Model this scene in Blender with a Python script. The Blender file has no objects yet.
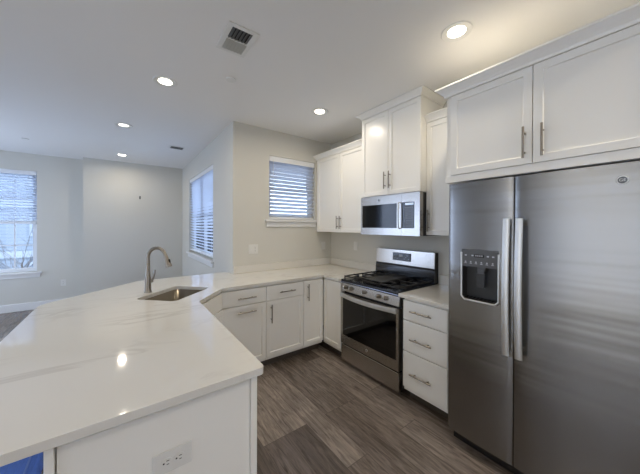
import bpy, bmesh, math, random
from mathutils import Vector, Matrix
random.seed(7)
S = bpy.context.scene
COL = S.collection
PI = math.pi

# ---------------------------------------------------------------- camera
H = 1.491
yaw, pitch, roll = 0.6361, -0.0043, 0.0033
F = Vector((math.sin(yaw)*math.cos(pitch), math.cos(yaw)*math.cos(pitch), math.sin(pitch)))
R = Vector((math.cos(yaw), -math.sin(yaw), 0))
U = R.cross(F)
R2 = R*math.cos(roll)+U*math.sin(roll)
U2 = -R*math.sin(roll)+U*math.cos(roll)
cam_data = bpy.data.cameras.new('camera')
cam_data.sensor_width = 36
cam_data.lens = 266.1*36/640
cam_data.shift_x = (320-319.24)/640
cam_data.shift_y = (227.3-237)/640
cam_data.clip_start = 0.05
cam_data.clip_end = 300
cam = bpy.data.objects.new('camera', cam_data)
COL.objects.link(cam)
m = Matrix((R2, U2, -F)).transposed().to_4x4()
m.translation = Vector((0, 0, H))
cam.matrix_world = m
S.camera = cam

# ---------------------------------------------------------------- world, exposure, fill lamps
S.view_settings.view_transform = 'Standard'
S.view_settings.look = 'None'
S.view_settings.gamma = 1
S.view_settings.use_curve_mapping = False
S.view_settings.exposure = 0.42
S.cycles.max_bounces = 10
S.cycles.diffuse_bounces = 6
S.cycles.glossy_bounces = 5
S.cycles.transmission_bounces = 6
S.cycles.sample_clamp_indirect = 6
S.cycles.caustics_reflective = False
S.cycles.caustics_refractive = False
S.cycles.use_denoising = True

w = bpy.data.worlds.new('sky')
S.world = w
w.use_nodes = True
bg = w.node_tree.nodes['Background']
bg.inputs['Color'].default_value = (0.72, 0.84, 1.0, 1)
bg.inputs['Strength'].default_value = 4.5

def area(name, loc, target, sx, sy, power, color):
    l = bpy.data.lights.new(name, 'AREA')
    l.shape = 'RECTANGLE'
    l.size = sx
    l.size_y = sy
    l.energy = power
    l.color = color
    o = bpy.data.objects.new(name, l)
    COL.objects.link(o)
    o.location = loc
    d = Vector(target)-Vector(loc)
    o.rotation_euler = d.to_track_quat('-Z', 'Z').to_euler()
    return o

XL, YR = -2.9, -2.6          # left and rear walls
XW, YB, XJ, YF, YFL, ZC = 2.574, 3.18, 1.063, 6.54, 6.78, 2.747
# added fill lamps at the invented window openings of the left and rear walls
area('added_fill_left', (XL+0.03, 5.2, 1.35), (0, 5.2, 1.45), 2.5, 1.9, 36, (0.62, 0.74, 1.0))
area('added_fill_dining', (XL+0.03, 0.5, 1.3), (0, 0.5, 1.3), 2.9, 2.1, 19, (1.0, 0.97, 0.90))
area('added_fill_rear', (0.6, YR+0.03, 1.45), (0.6, 0, 1.45), 2.6, 1.9, 10, (1.0, 0.93, 0.82))

# ---------------------------------------------------------------- materials
def lin(c):
    return tuple(((x/255)/12.92 if x/255 <= 0.04045 else ((x/255+0.055)/1.055)**2.4) for x in c)+(1,)

def mat(name, col, rough=0.5, metal=0.0, spec=0.5, bump=None, coat=0.0, var=0.0, vscale=4.0, stretch=None, bdist=0.002):
    mt = bpy.data.materials.new(name)
    mt.use_nodes = True
    nt = mt.node_tree
    b = nt.nodes['Principled BSDF']
    c = lin(col)
    b.inputs['Base Color'].default_value = c
    b.inputs['Roughness'].default_value = rough
    b.inputs['Metallic'].default_value = metal
    b.inputs['Specular IOR Level'].default_value = spec
    b.inputs['Coat Weight'].default_value = coat
    if var or bump:
        tc = nt.nodes.new('ShaderNodeTexCoord')
        mp = nt.nodes.new('ShaderNodeMapping')
        if stretch:
            mp.inputs['Scale'].default_value = stretch
        nt.links.new(tc.outputs['Object'], mp.inputs['Vector'])
        nz = nt.nodes.new('ShaderNodeTexNoise')
        nz.inputs['Scale'].default_value = vscale
        nz.inputs['Detail'].default_value = 3
        nt.links.new(mp.outputs['Vector'], nz.inputs['Vector'])
        if var:
            mx = nt.nodes.new('ShaderNodeMix')
            mx.data_type = 'RGBA'
            mx.inputs['A'].default_value = tuple(x*(1-var) for x in c[:3])+(1,)
            mx.inputs['B'].default_value = tuple(min(1, x*(1+var)) for x in c[:3])+(1,)
            nt.links.new(nz.outputs['Fac'], mx.inputs['Factor'])
            nt.links.new(mx.outputs['Result'], b.inputs['Base Color'])
        if bump:
            bp = nt.nodes.new('ShaderNodeBump')
            bp.inputs['Strength'].default_value = bump
            bp.inputs['Distance'].default_value = bdist
            nt.links.new(nz.outputs['Fac'], bp.inputs['Height'])
            nt.links.new(bp.outputs['Normal'], b.inputs['Normal'])
    return mt

M = {}
M['wall'] = mat('wall_paint', (206, 204, 195), 0.75, bump=0.06, vscale=250)
M['ceiling'] = mat('ceiling_paint', (234, 233, 230), 0.85, bump=0.05, vscale=200)
M['trim'] = mat('white_trim_paint', (226, 226, 224), 0.45, bump=0.02, vscale=60)
M['cab'] = mat('cabinet_white_lacquer', (238, 236, 229), 0.28, bump=0.02, vscale=40)
M['cabin'] = mat('cabinet_inside', (205, 200, 190), 0.6, var=0.03)
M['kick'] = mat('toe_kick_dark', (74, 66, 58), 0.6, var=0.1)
M['steel'] = mat('brushed_stainless', (188, 184, 178), 0.26, 1.0, bump=0.10, vscale=60, stretch=(0.4, 0.4, 22), var=0.04)
M['fridge'] = mat('fridge_stainless', (144, 143, 141), 0.27, 1.0, bump=1.0, vscale=0.8, stretch=(0.4, 0.4, 5.0), bdist=0.008, var=0.06)
M['handle'] = mat('satin_handle', (216, 217, 216), 0.42, 1.0, var=0.03)
M['nickel'] = mat('brushed_nickel', (146, 139, 129), 0.3, 1.0, var=0.04)
M['sink'] = mat('sink_steel', (128, 119, 104), 0.32, 1.0, bump=0.05, vscale=90, var=0.05)
M['black'] = mat('black_enamel', (20, 22, 27), 0.12, var=0.1)
M['blackglass'] = mat('black_glass', (8, 9, 12), 0.06, var=0.1)
M['iron'] = mat('cast_iron', (30, 30, 32), 0.3, bump=0.3, vscale=200)
M['darkgrey'] = mat('dark_grey_plastic', (58, 60, 62), 0.4, var=0.05)
M['midgrey'] = mat('mid_grey_plastic', (92, 94, 96), 0.35, var=0.05)
M['print'] = mat('white_print', (196, 200, 208), 0.5, var=0.02)
M['plastic'] = mat('white_plastic', (222, 221, 216), 0.35, var=0.02)
M['slot'] = mat('dark_slot', (45, 42, 40), 0.6, var=0.05)
M['vinyl'] = mat('white_vinyl', (228, 230, 232), 0.4, var=0.02)
M['blue'] = mat('blue_fabric', (104, 142, 224), 0.85, bump=0.6, vscale=55, stretch=(9, 1, 1), var=0.22)
M['piping'] = mat('pale_blue_piping', (128, 158, 222), 0.8, var=0.1)
M['stoolwood'] = mat('stool_leg_wood', (60, 44, 34), 0.45, var=0.2, vscale=12)
M['lamp_metal'] = mat('lamp_trim', (224, 224, 220), 0.5, var=0.02)
M['voiddark'] = mat('duct_dark', (30, 31, 33), 0.8, var=0.1)
M['ground'] = mat('grey_asphalt', (168, 170, 174), 0.9, var=0.1)
M['ventshade'] = mat('vent_slat_shade_grey', (176, 174, 164), 0.6, var=0.03)
M['rim'] = mat('dark_steel_rim', (128, 132, 142), 0.2, 1.0, var=0.04)
M['belt'] = mat('grey_house_trim', (136, 142, 152), 0.8, var=0.05)
M['bark'] = mat('bark', (70, 62, 60), 0.9, var=0.2)
M['exglass'] = mat('house_window_glass', (70, 84, 104), 0.1, var=0.1)

def emission(name, col, strength):
    mt = bpy.data.materials.new(name)
    mt.use_nodes = True
    b = mt.node_tree.nodes['Principled BSDF']
    b.inputs['Base Color'].default_value = (0.9, 0.9, 0.9, 1)
    b.inputs['Emission Color'].default_value = lin(col)
    b.inputs['Emission Strength'].default_value = strength
    return mt
M['lamp'] = emission('lamp_lens', (255, 246, 228), 9.0)
M['lamp_dim'] = emission('lamp_lens_dim', (255, 248, 235), 1.6)
M['display'] = emission('display_glow', (120, 170, 220), 0.5)

def glass_mat():
    mt = bpy.data.materials.new('window_glass')
    mt.use_nodes = True
    nt = mt.node_tree
    nt.nodes.clear()
    out = nt.nodes.new('ShaderNodeOutputMaterial')
    tr = nt.nodes.new('ShaderNodeBsdfTransparent')
    tr.inputs['Color'].default_value = (0.93, 0.96, 0.98, 1)
    gl = nt.nodes.new('ShaderNodeBsdfGlossy')
    gl.inputs['Roughness'].default_value = 0.02
    fr = nt.nodes.new('ShaderNodeFresnel')
    fr.inputs['IOR'].default_value = 1.3
    mx = nt.nodes.new('ShaderNodeMixShader')
    nt.links.new(fr.outputs[0], mx.inputs[0])
    nt.links.new(tr.outputs[0], mx.inputs[1])
    nt.links.new(gl.outputs[0], mx.inputs[2])
    nt.links.new(mx.outputs[0], out.inputs[0])
    return mt
M['glass'] = glass_mat()

def blind_mat():
    mt = bpy.data.materials.new('blind_slats')
    mt.use_nodes = True
    nt = mt.node_tree
    b = nt.nodes['Principled BSDF']
    b.inputs['Base Color'].default_value = lin((232, 234, 238))
    b.inputs['Roughness'].default_value = 0.5
    tl = nt.nodes.new('ShaderNodeBsdfTranslucent')
    tl.inputs['Color'].default_value = (0.85, 0.9, 1.0, 1)
    mx = nt.nodes.new('ShaderNodeMixShader')
    mx.inputs[0].default_value = 0.6
    out = nt.nodes['Material Output']
    nt.links.new(b.outputs[0], mx.inputs[1])
    nt.links.new(tl.outputs[0], mx.inputs[2])
    nt.links.new(mx.outputs[0], out.inputs[0])
    return mt
M['blind'] = blind_mat()

def floor_mat():
    mt = bpy.data.materials.new('wood_plank_floor')
    mt.use_nodes = True
    nt = mt.node_tree
    N, L = nt.nodes, nt.links
    b = N['Principled BSDF']
    tc = N.new('ShaderNodeTexCoord')
    sp = N.new('ShaderNodeSeparateXYZ')
    L.new(tc.outputs['Object'], sp.inputs[0])
    ax = N.new('ShaderNodeMath'); ax.operation = 'ADD'; ax.inputs[1].default_value = 0.175*40-1.289
    L.new(sp.outputs['X'], ax.inputs[0])
    ay = N.new('ShaderNodeMath'); ay.operation = 'ADD'; ay.inputs[1].default_value = 20.3
    L.new(sp.outputs['Y'], ay.inputs[0])
    cb = N.new('ShaderNodeCombineXYZ')
    L.new(ay.outputs[0], cb.inputs[0]); L.new(ax.outputs[0], cb.inputs[1])
    br = N.new('ShaderNodeTexBrick')
    br.offset = 0.37; br.offset_frequency = 3; br.squash = 1.0
    br.inputs['Scale'].default_value = 1.0
    br.inputs['Brick Width'].default_value = 1.22
    br.inputs['Row Height'].default_value = 0.175
    br.inputs['Mortar Size'].default_value = 0.0022
    br.inputs['Mortar Smooth'].default_value = 0.3
    br.inputs['Color1'].default_value = (0, 0, 0, 1)
    br.inputs['Color2'].default_value = (1, 1, 1, 1)
    br.inputs['Mortar'].default_value = (0.5, 0.5, 0.5, 1)
    L.new(cb.outputs[0], br.inputs['Vector'])
    # grain, shifted per plank
    mp = N.new('ShaderNodeMapping')
    mp.inputs['Scale'].default_value = (22, 2.2, 1)
    sv = N.new('ShaderNodeVectorMath'); sv.operation = 'SCALE'; sv.inputs['Scale'].default_value = 7.0
    L.new(br.outputs['Color'], sv.inputs[0])
    av = N.new('ShaderNodeVectorMath'); av.operation = 'ADD'
    L.new(tc.outputs['Object'], av.inputs[0]); L.new(sv.outputs[0], av.inputs[1])
    L.new(av.outputs[0], mp.inputs['Vector'])
    nz = N.new('ShaderNodeTexNoise')
    nz.inputs['Scale'].default_value = 2.0
    nz.inputs['Detail'].default_value = 8
    nz.inputs['Roughness'].default_value = 0.7
    nz.inputs['Distortion'].default_value = 0.8
    L.new(mp.outputs[0], nz.inputs['Vector'])
    r1 = N.new('ShaderNodeValToRGB')
    e = r1.color_ramp.elements
    e[0].position = 0.0; e[0].color = lin((92, 83, 77))
    e[1].position = 1.0; e[1].color = lin((142, 131, 122))
    L.new(br.outputs['Color'], r1.inputs[0])
    r2 = N.new('ShaderNodeValToRGB')
    e = r2.color_ramp.elements
    e[0].position = 0.32; e[0].color = (0.36, 0.35, 0.34, 1)
    e[1].position = 0.7; e[1].color = (1.5, 1.49, 1.48, 1)
    L.new(nz.outputs['Fac'], r2.inputs[0])
    mu = N.new('ShaderNodeMix'); mu.data_type = 'RGBA'; mu.blend_type = 'MULTIPLY'
    mu.inputs['Factor'].default_value = 1
    L.new(r1.outputs[0], mu.inputs['A']); L.new(r2.outputs[0], mu.inputs['B'])
    mo = N.new('ShaderNodeMix'); mo.data_type = 'RGBA'
    mo.inputs['B'].default_value = lin((84, 76, 70))
    L.new(br.outputs['Fac'], mo.inputs['Factor']); L.new(mu.outputs['Result'], mo.inputs['A'])
    L.new(mo.outputs['Result'], b.inputs['Base Color'])
    b.inputs['Roughness'].default_value = 0.25
    bp = N.new('ShaderNodeBump')
    bp.inputs['Strength'].default_value = 0.35; bp.inputs['Distance'].default_value = 0.003
    sb = N.new('ShaderNodeMath'); sb.operation = 'MULTIPLY_ADD'
    sb.inputs[1].default_value = -3.0
    L.new(br.outputs['Fac'], sb.inputs[0]); L.new(nz.outputs['Fac'], sb.inputs[2])
    L.new(sb.outputs[0], bp.inputs['Height']); L.new(bp.outputs['Normal'], b.inputs['Normal'])
    return mt
M['floor'] = floor_mat()

def quartz_mat():
    mt = bpy.data.materials.new('white_veined_quartz')
    mt.use_nodes = True
    nt = mt.node_tree
    N, L = nt.nodes, nt.links
    b = N['Principled BSDF']
    tc = N.new('ShaderNodeTexCoord')
    mp = N.new('ShaderNodeMapping')
    mp.inputs['Rotation'].default_value = (0, 0, 0.5)
    mp.inputs['Scale'].default_value = (0.8, 2.6, 1)
    L.new(tc.outputs['Object'], mp.inputs['Vector'])
    n1 = N.new('ShaderNodeTexNoise')
    n1.inputs['Scale'].default_value = 1.3; n1.inputs['Detail'].default_value = 6
    n1.inputs['Roughness'].default_value = 0.6; n1.inputs['Distortion'].default_value = 0.9
    L.new(mp.outputs[0], n1.inputs['Vector'])
    s = N.new('ShaderNodeMath'); s.operation = 'SUBTRACT'; s.inputs[1].default_value = 0.5
    L.new(n1.outputs['Fac'], s.inputs[0])
    a = N.new('ShaderNodeMath'); a.operation = 'ABSOLUTE'
    L.new(s.outputs[0], a.inputs[0])
    r = N.new('ShaderNodeValToRGB')
    e = r.color_ramp.elements
    e[0].position = 0.0; e[0].color = (0.75, 0.75, 0.75, 1)
    e[1].position = 0.035; e[1].color = (0, 0, 0, 1)
    L.new(a.outputs[0], r.inputs[0])
    n2 = N.new('ShaderNodeTexNoise')
    n2.inputs['Scale'].default_value = 2.2
    L.new(tc.outputs['Object'], n2.inputs['Vector'])
    r2 = N.new('ShaderNodeValToRGB')
    e = r2.color_ramp.elements
    e[0].position = 0.45; e[0].color = (0, 0, 0, 1)
    e[1].position = 0.65; e[1].color = (1, 1, 1, 1)
    L.new(n2.outputs['Fac'], r2.inputs[0])
    mm = N.new('ShaderNodeMath'); mm.operation = 'MULTIPLY'
    L.new(r.outputs[0], mm.inputs[0]); L.new(r2.outputs[0], mm.inputs[1])
    mx = N.new('ShaderNodeMix'); mx.data_type = 'RGBA'
    mx.inputs['A'].default_value = lin((219, 216, 208))
    mx.inputs['B'].default_value = lin((196, 191, 183))
    L.new(mm.outputs[0], mx.inputs['Factor'])
    L.new(mx.outputs['Result'], b.inputs['Base Color'])
    b.inputs['Roughness'].default_value = 0.06
    b.inputs['IOR'].default_value = 1.75
    return mt
M['quartz'] = quartz_mat()

def siding_mat():
    mt = bpy.data.materials.new('grey_white_siding')
    mt.use_nodes = True
    nt = mt.node_tree
    N, L = nt.nodes, nt.links
    b = N['Principled BSDF']
    tc = N.new('ShaderNodeTexCoord')
    wv = N.new('ShaderNodeTexWave')
    wv.bands_direction = 'Z'; wv.wave_profile = 'SAW'
    wv.inputs['Scale'].default_value = 1.6
    L.new(tc.outputs['Object'], wv.inputs['Vector'])
    r = N.new('ShaderNodeValToRGB')
    e = r.color_ramp.elements
    e[0].color = lin((84, 92, 106)); e[1].color = lin((118, 126, 138))
    e[0].position = 0.0; e[1].position = 0.2
    L.new(wv.outputs['Fac'], r.inputs[0])
    L.new(r.outputs[0], b.inputs['Base Color'])
    b.inputs['Roughness'].default_value = 0.8
    return mt
M['siding'] = siding_mat()

# ---------------------------------------------------------------- mesh helpers
class MB:
    """collects shapes into one mesh"""
    def __init__(self):
        self.bm = bmesh.new()
    def box(self, x0, x1, y0, y1, z0, z1):
        if x0 > x1: x0, x1 = x1, x0
        if y0 > y1: y0, y1 = y1, y0
        if z0 > z1: z0, z1 = z1, z0
        v = [self.bm.verts.new(p) for p in ((x0,y0,z0),(x1,y0,z0),(x1,y1,z0),(x0,y1,z0),(x0,y0,z1),(x1,y0,z1),(x1,y1,z1),(x0,y1,z1))]
        for f in ((3,2,1,0),(4,5,6,7),(0,1,5,4),(1,2,6,5),(2,3,7,6),(3,0,4,7)):
            self.bm.faces.new([v[i] for i in f])
        return self
    def hexa(self, pts):
        v = [self.bm.verts.new(p) for p in pts]
        for f in ((3,2,1,0),(4,5,6,7),(0,1,5,4),(1,2,6,5),(2,3,7,6),(3,0,4,7)):
            self.bm.faces.new([v[i] for i in f])
        return self
    def prism(self, poly, z0, z1):
        a = [self.bm.verts.new((x, y, z0)) for x, y in poly]
        b = [self.bm.verts.new((x, y, z1)) for x, y in poly]
        n = len(poly)
        self.bm.faces.new(list(reversed(a)))
        self.bm.faces.new(b)
        for i in range(n):
            self.bm.faces.new((a[i], a[(i+1) % n], b[(i+1) % n], b[i]))
        return self
    def profile_x(self, poly, x0, x1):      # poly in (y, z), extruded along x
        a = [self.bm.verts.new((x0, y, z)) for y, z in poly]
        b = [self.bm.verts.new((x1, y, z)) for y, z in poly]
        n = len(poly)
        self.bm.faces.new(list(reversed(a)))
        self.bm.faces.new(b)
        for i in range(n):
            self.bm.faces.new((a[i], a[(i+1) % n], b[(i+1) % n], b[i]))
        return self
    def tube(self, pts, r, seg=10, cap=True):
        pts = [Vector(p) for p in pts]
        n = len(pts)
        rs = r if isinstance(r, (list, tuple)) else [r]*n
        rings = []
        t0 = (pts[1]-pts[0]).normalized()
        up = Vector((0, 0, 1)) if abs(t0.z) < 0.9 else Vector((1, 0, 0))
        nrm = t0.cross(up).normalized()
        for i in range(n):
            if i == 0: t = pts[1]-pts[0]
            elif i == n-1: t = pts[-1]-pts[-2]
            else: t = (pts[i+1]-pts[i]).normalized()+(pts[i]-pts[i-1]).normalized()
            t.normalize()
            nrm = (nrm-t*nrm.dot(t)).normalized()
            bn = t.cross(nrm)
            rings.append([self.bm.verts.new(pts[i]+(nrm*math.cos(2*PI*k/seg)+bn*math.sin(2*PI*k/seg))*rs[i]) for k in range(seg)])
        for i in range(n-1):
            for k in range(seg):
                self.bm.faces.new((rings[i][k], rings[i][(k+1) % seg], rings[i+1][(k+1) % seg], rings[i+1][k]))
        if cap:
            self.bm.faces.new(list(reversed(rings[0])))
            self.bm.faces.new(rings[-1])
        return self
    def lathe(self, prof, c=(0, 0, 0), axis='Z', seg=24):   # prof: (radius, height)
        rings = []
        for r, h in prof:
            ring = []
            for k in range(seg):
                a = 2*PI*k/seg
                x, y = r*math.cos(a), r*math.sin(a)
                p = {'Z': (x, y, h), 'Y': (x, h, y), 'X': (h, x, y)}[axis]
                ring.append(self.bm.verts.new((p[0]+c[0], p[1]+c[1], p[2]+c[2])))
            rings.append(ring)
        for i in range(len(rings)-1):
            for k in range(seg):
                self.bm.faces.new((rings[i][k], rings[i][(k+1) % seg], rings[i+1][(k+1) % seg], rings[i+1][k]))
        self.bm.faces.new(list(reversed(rings[0])))
        self.bm.faces.new(rings[-1])
        return self
    def rot(self, mtx):
        bmesh.ops.transform(self.bm, matrix=mtx, verts=self.bm.verts)
        return self
    def build(self, name, mt, parent=None, bevel=0.0, smooth=False, seg=2, keep=False):
        bmesh.ops.recalc_face_normals(self.bm, faces=self.bm.faces)
        me = bpy.data.meshes.new(name)
        self.bm.to_mesh(me)
        self.bm.free()
        if smooth:
            for p in me.polygons: p.use_smooth = True
            if not keep:
                me.set_sharp_from_angle(angle=math.radians(40))
        me.materials.append(M[mt] if isinstance(mt, str) else mt)
        o = bpy.data.objects.new(name, me)
        COL.objects.link(o)
        if parent is not None: o.parent = parent
        if bevel:
            bv = o.modifiers.new('bevel', 'BEVEL')
            bv.width = bevel; bv.segments = seg; bv.limit_method = 'ANGLE'; bv.angle_limit = math.radians(35)
            bv.harden_normals = False
        return o

def tag(o, label, cat, group=None):
    o['label'] = label
    o['category'] = cat
    if group: o['group'] = group
    return o

def thing(name, label, cat, loc=(0, 0, 0), rotz=0.0, group=None):
    o = bpy.data.objects.new(name, None)
    COL.objects.link(o)
    o.empty_display_size = 0.1
    o.location = loc
    o.rotation_euler = (0, 0, rotz)
    return tag(o, label, cat, group)

def struct(o, label=None, cat=None):
    o['kind'] = 'structure'
    if label: o['label'] = label
    if cat: o['category'] = cat
    return o

def sempty(name, loc=(0, 0, 0), rotz=0.0):
    o = bpy.data.objects.new(name, None)
    COL.objects.link(o)
    o.location = loc
    o.rotation_euler = (0, 0, rotz)
    return o

def dup(root, loc, label, group=None, rotz=None):
    r = root.copy(); COL.objects.link(r); r.location = loc
    if rotz is not None: r.rotation_euler = (0, 0, rotz)
    r['label'] = label
    if group: r['group'] = group
    for ch in list(root.children):
        c = ch.copy(); COL.objects.link(c); c.parent = r
        for g in ch.children:
            d = g.copy(); COL.objects.link(d); d.parent = c
    return r

FACE_LEFT = -PI/2      # things on the right wall: local -Y faces world -X, local +X runs to world -Y

# ---------------------------------------------------------------- the room
def wall_x(name, x0, x1, y0, y1, holes, label):
    """wall spanning x0..x1 (long), thickness y0..y1, holes (xa, xb, za, zb)"""
    b = MB()
    cur = x0
    for xa, xb, za, zb in sorted(holes):
        b.box(cur, xa, y0, y1, 0, ZC)
        b.box(xa, xb, y0, y1, 0, za)
        b.box(xa, xb, y0, y1, zb, ZC)
        cur = xb
    b.box(cur, x1, y0, y1, 0, ZC)
    return struct(b.build(name, 'wall'), label, 'wall')
def wall_y(name, y0, y1, x0, x1, holes, label):
    b = MB()
    cur = y0
    for ya, yb, za, zb in sorted(holes):
        b.box(x0, x1, cur, ya, 0, ZC)
        b.box(x0, x1, ya, yb, 0, za)
        b.box(x0, x1, ya, yb, zb, ZC)
        cur = yb
    b.box(x0, x1, cur, y1, 0, ZC)
    return struct(b.build(name, 'wall'), label, 'wall')

struct(MB().box(XL-0.2, XW+0.2, YR-0.2, YFL+0.2, -0.1, 0).build('floor', 'floor'), 'dark brown wood plank floor', 'floor')
struct(MB().box(XL-0.2, XW+0.2, YR-0.2, YFL+0.2, ZC, ZC+0.1).build('ceiling', 'ceiling'), 'smooth painted ceiling', 'ceiling')

KW = (1.535, 2.272, 1.576, 2.415)          # kitchen window opening: x0 x1 z0 z1
SW = (4.06, 5.80, 0.977, 2.40)            # window in the inner side wall: y0 y1 z0 z1
LW = (-2.06, -1.225, 0.668, 2.445)        # living room window: x0 x1 z0 z1
DL = (3.95, 6.45, 0.35, 2.35)               # added left wall openings, to light the room
DM = (-0.95, 1.95, 0.25, 2.35)
DR = (-0.75, 1.95, 0.45, 2.4)             # added rear wall opening, to light the room
wall_x('wall_back', XJ+0.16, XW+0.16, YB, YB+0.16, [KW], 'cream kitchen wall with the small blind-covered window')
wall_y('wall_inner', YB, YF, XJ, XJ+0.16, [SW], 'pale side wall of the living room with wide window')
wall_y('wall_right', YR, YB, XW, XW+0.16, [], 'cream wall behind range and fridge')
wall_x('wall_far_right', -0.589, XJ+0.16, YF, YFL+0.16, [], 'far living room wall standing forward')
wall_x('wall_far_left', XL-0.16, -0.589, YFL, YFL+0.16, [LW], 'far living room wall with tall window')
wall_y('wall_left', YR, YFL, XL-0.16, XL, [DL, DM], 'left living room wall')
wall_x('wall_rear', XL-0.16, XW+0.16, YR-0.16, YR, [DR], 'wall behind the camera')

def baseboard(name, x0, x1, y0, y1):
    struct(MB().box(x0, x1, y0, y1, 0.0, 0.135).build(name, 'trim', bevel=0.006), 'white baseboard', 'baseboard')
baseboard('baseboard_far_left', XL, -0.589, YFL-0.016, YFL)
baseboard('baseboard_far_right', -0.589, XJ, YF-0.016, YF)
baseboard('baseboard_inner', XJ-0.016, XJ, YB+0.25, YF-0.016)

# windows ----------------------------------------------------------
def window(name, axis, a0, a1, z0, z1, face, depth_dir, cols, rows_low, sill=True, mull=False, label=None):
    """axis 'x': opening runs along x, glass at face+depth_dir*0.1; 'y' likewise."""
    root = sempty(name)
    struct(root, label, 'window')
    def bx(b, p0, p1, q0, q1, zz0, zz1):
        # p: along the wall, q: offset from the wall face outward (positive = outdoors)
        qa, qb = face+depth_dir*q0, face+depth_dir*q1
        if axis == 'x': b.box(p0, p1, qa, qb, zz0, zz1)
        else: b.box(qa, qb, p0, p1, zz0, zz1)
    zm = (z0+z1)/2
    b = MB()
    t = 0.035
    bx(b, a0, a0+t, 0.09, 0.15, z0, z1); bx(b, a1-t, a1, 0.09, 0.15, z0, z1)
    bx(b, a0+t, a1-t, 0.09, 0.15, z0, z0+t); bx(b, a0+t, a1-t, 0.09, 0.15, z1-t, z1)
    fr = b.build('window_frame', 'vinyl', root, bevel=0.003)
    units = [(a0+t, a1-t)]
    if mull:
        am = (a0+a1)/2
        m_ = MB(); bx(m_, am-0.04, am+0.04, 0.088, 0.152, z0+t, z1-t)
        m_.build('window_mullion', 'vinyl', root, bevel=0.003)
        units = [(a0+t, am-0.04), (am+0.04, a1-t)]
    for (u0, u1) in units:
        for (k, (s0, s1)) in enumerate(((z0+t, zm+0.015), (zm-0.015, z1-t))):
            q0 = 0.1 if k == 0 else 0.123
            s = MB()
            r = 0.032
            bx(s, u0, u0+r, q0, q0+0.022, s0, s1); bx(s, u1-r, u1, q0, q0+0.022, s0, s1)
            bx(s, u0+r, u1-r, q0, q0+0.022, s0, s0+r); bx(s, u0+r, u1-r, q0, q0+0.022, s1-r, s1)
            n = cols
            for i in range(1, n):
                px = u0+(u1-u0)*i/n
                bx(s, px-0.008, px+0.008, q0+0.004, q0+0.018, s0+r, s1-r)
            for i in range(1, rows_low):
                pz = s0+(s1-s0)*i/rows_low
                bx(s, u0+r, u1-r, q0+0.004, q0+0.018, pz-0.008, pz+0.008)
            sash = s.build('window_sash', 'vinyl', root, bevel=0.002)
            g = MB(); bx(g, u0+r-0.004, u1-r+0.004, q0+0.009, q0+0.013, s0+r-0.004, s1-r+0.004)
            g.build('glass', 'glass', sash)
    if sill:
        s = MB()
        bx(s, a0-0.06, a1+0.06 if name != 'window_1' else a1+0.0, -0.045, -0.001, z0-0.028, z0)
        bx(s, a0, a1, -0.001, 0.09, z0-0.028, z0-0.0005)
        s.build('window_sill', 'trim', root, bevel=0.004)
        s = MB(); bx(s, a0-0.04, a1+0.04 if name != 'window_1' else a1+0.0, -0.016, -0.001, z0-0.095, z0-0.029)
        s.build('window_apron', 'trim', root, bevel=0.003)
    return root

def blind(name, axis, a0, a1, z0, z1, face, d, label, spacing=0.054, tilt=60, group=None, wand_side=0):
    """hung inside the opening; z0 is the bottom rail's underside"""
    am = (a0+a1)/2
    if axis == 'x': root = thing(name, label, 'window blind', (am, face+d*0.045, z1), 0 if d > 0 else PI, group)
    else: root = thing(name, label, 'window blind', (face+d*0.045, am, z1), -PI/2 if d > 0 else PI/2, group)
    W = a1-a0-0.02
    MB().box(-W/2, W/2, -0.028, 0.028, -0.045, -0.002).build('headrail', 'vinyl', root, bevel=0.002)
    MB().box(-W/2-0.004, W/2+0.004, -0.036, -0.0285, -0.07, -0.001).build('valance', 'vinyl', root, bevel=0.003)
    n = int((z1-z0-0.075)/spacing)
    b = MB()
    ct, st = math.cos(math.radians(tilt)), math.sin(math.radians(tilt))
    hw, ht = 0.030, 0.0012
    for i in range(n):
        zc = -0.075-i*spacing
        pts = []
        for sx in (-1, 1):
            for (a, c) in ((-hw, -ht), (hw, -ht), (hw, ht), (-hw, ht)):
                pts.append((sx*W/2, a*ct-c*st, zc+a*st+c*ct))
        b.hexa([pts[0], pts[4], pts[5], pts[1], pts[3], pts[7], pts[6], pts[2]])
    b.build('slats', 'blind', root)
    zb = z0-z1
    MB().box(-W/2, W/2, -0.024, 0.024, zb+0.002, zb+0.026).build('bottom_rail', 'vinyl', root, bevel=0.003)
    for px in (-W*0.36, W*0.36):
        MB().tube([(px, 0, -0.045), (px, 0, zb+0.02)], 0.0015, 6).build('ladder_cord', 'vinyl', root)
    px = W/2-0.05 if wand_side > 0 else -W/2+0.05
    MB().tube([(px, -0.042, -0.05), (px, -0.042, -0.05-min(0.6, (z1-z0)*0.62))], 0.003, 8).build('tilt_wand', 'plastic', root)
    return root

window('window_1', 'x', KW[0], KW[1], KW[2], KW[3], YB, 1, 1, 1, label='small kitchen window above the counter')
blind('window_blind', 'x', KW[0], KW[1], KW[2]+0.004, KW[3], YB, 1, 'white slatted blind in the small kitchen window above counter', tilt=-38, spacing=0.05)
window('window_2', 'y', SW[0], SW[1], SW[2], SW[3], XJ, 1, 1, 1, mull=True, label='wide window in the side wall past the sink')
blind('window_blind', 'y', SW[0], SW[1], SW[2]+0.03, SW[3], XJ, 1, 'white slatted blind in wide window seen at a slant behind faucet', tilt=-32, spacing=0.05)
window('window_3', 'x', LW[0], LW[1], LW[2], LW[3], YFL, 1, 3, 2, label='tall living room window at far left')
blind('window_blind', 'x', LW[0], LW[1], 1.515, LW[3], YFL, 1, 'white slatted blind pulled halfway down the tall far window', spacing=0.048, tilt=-22)
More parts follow.
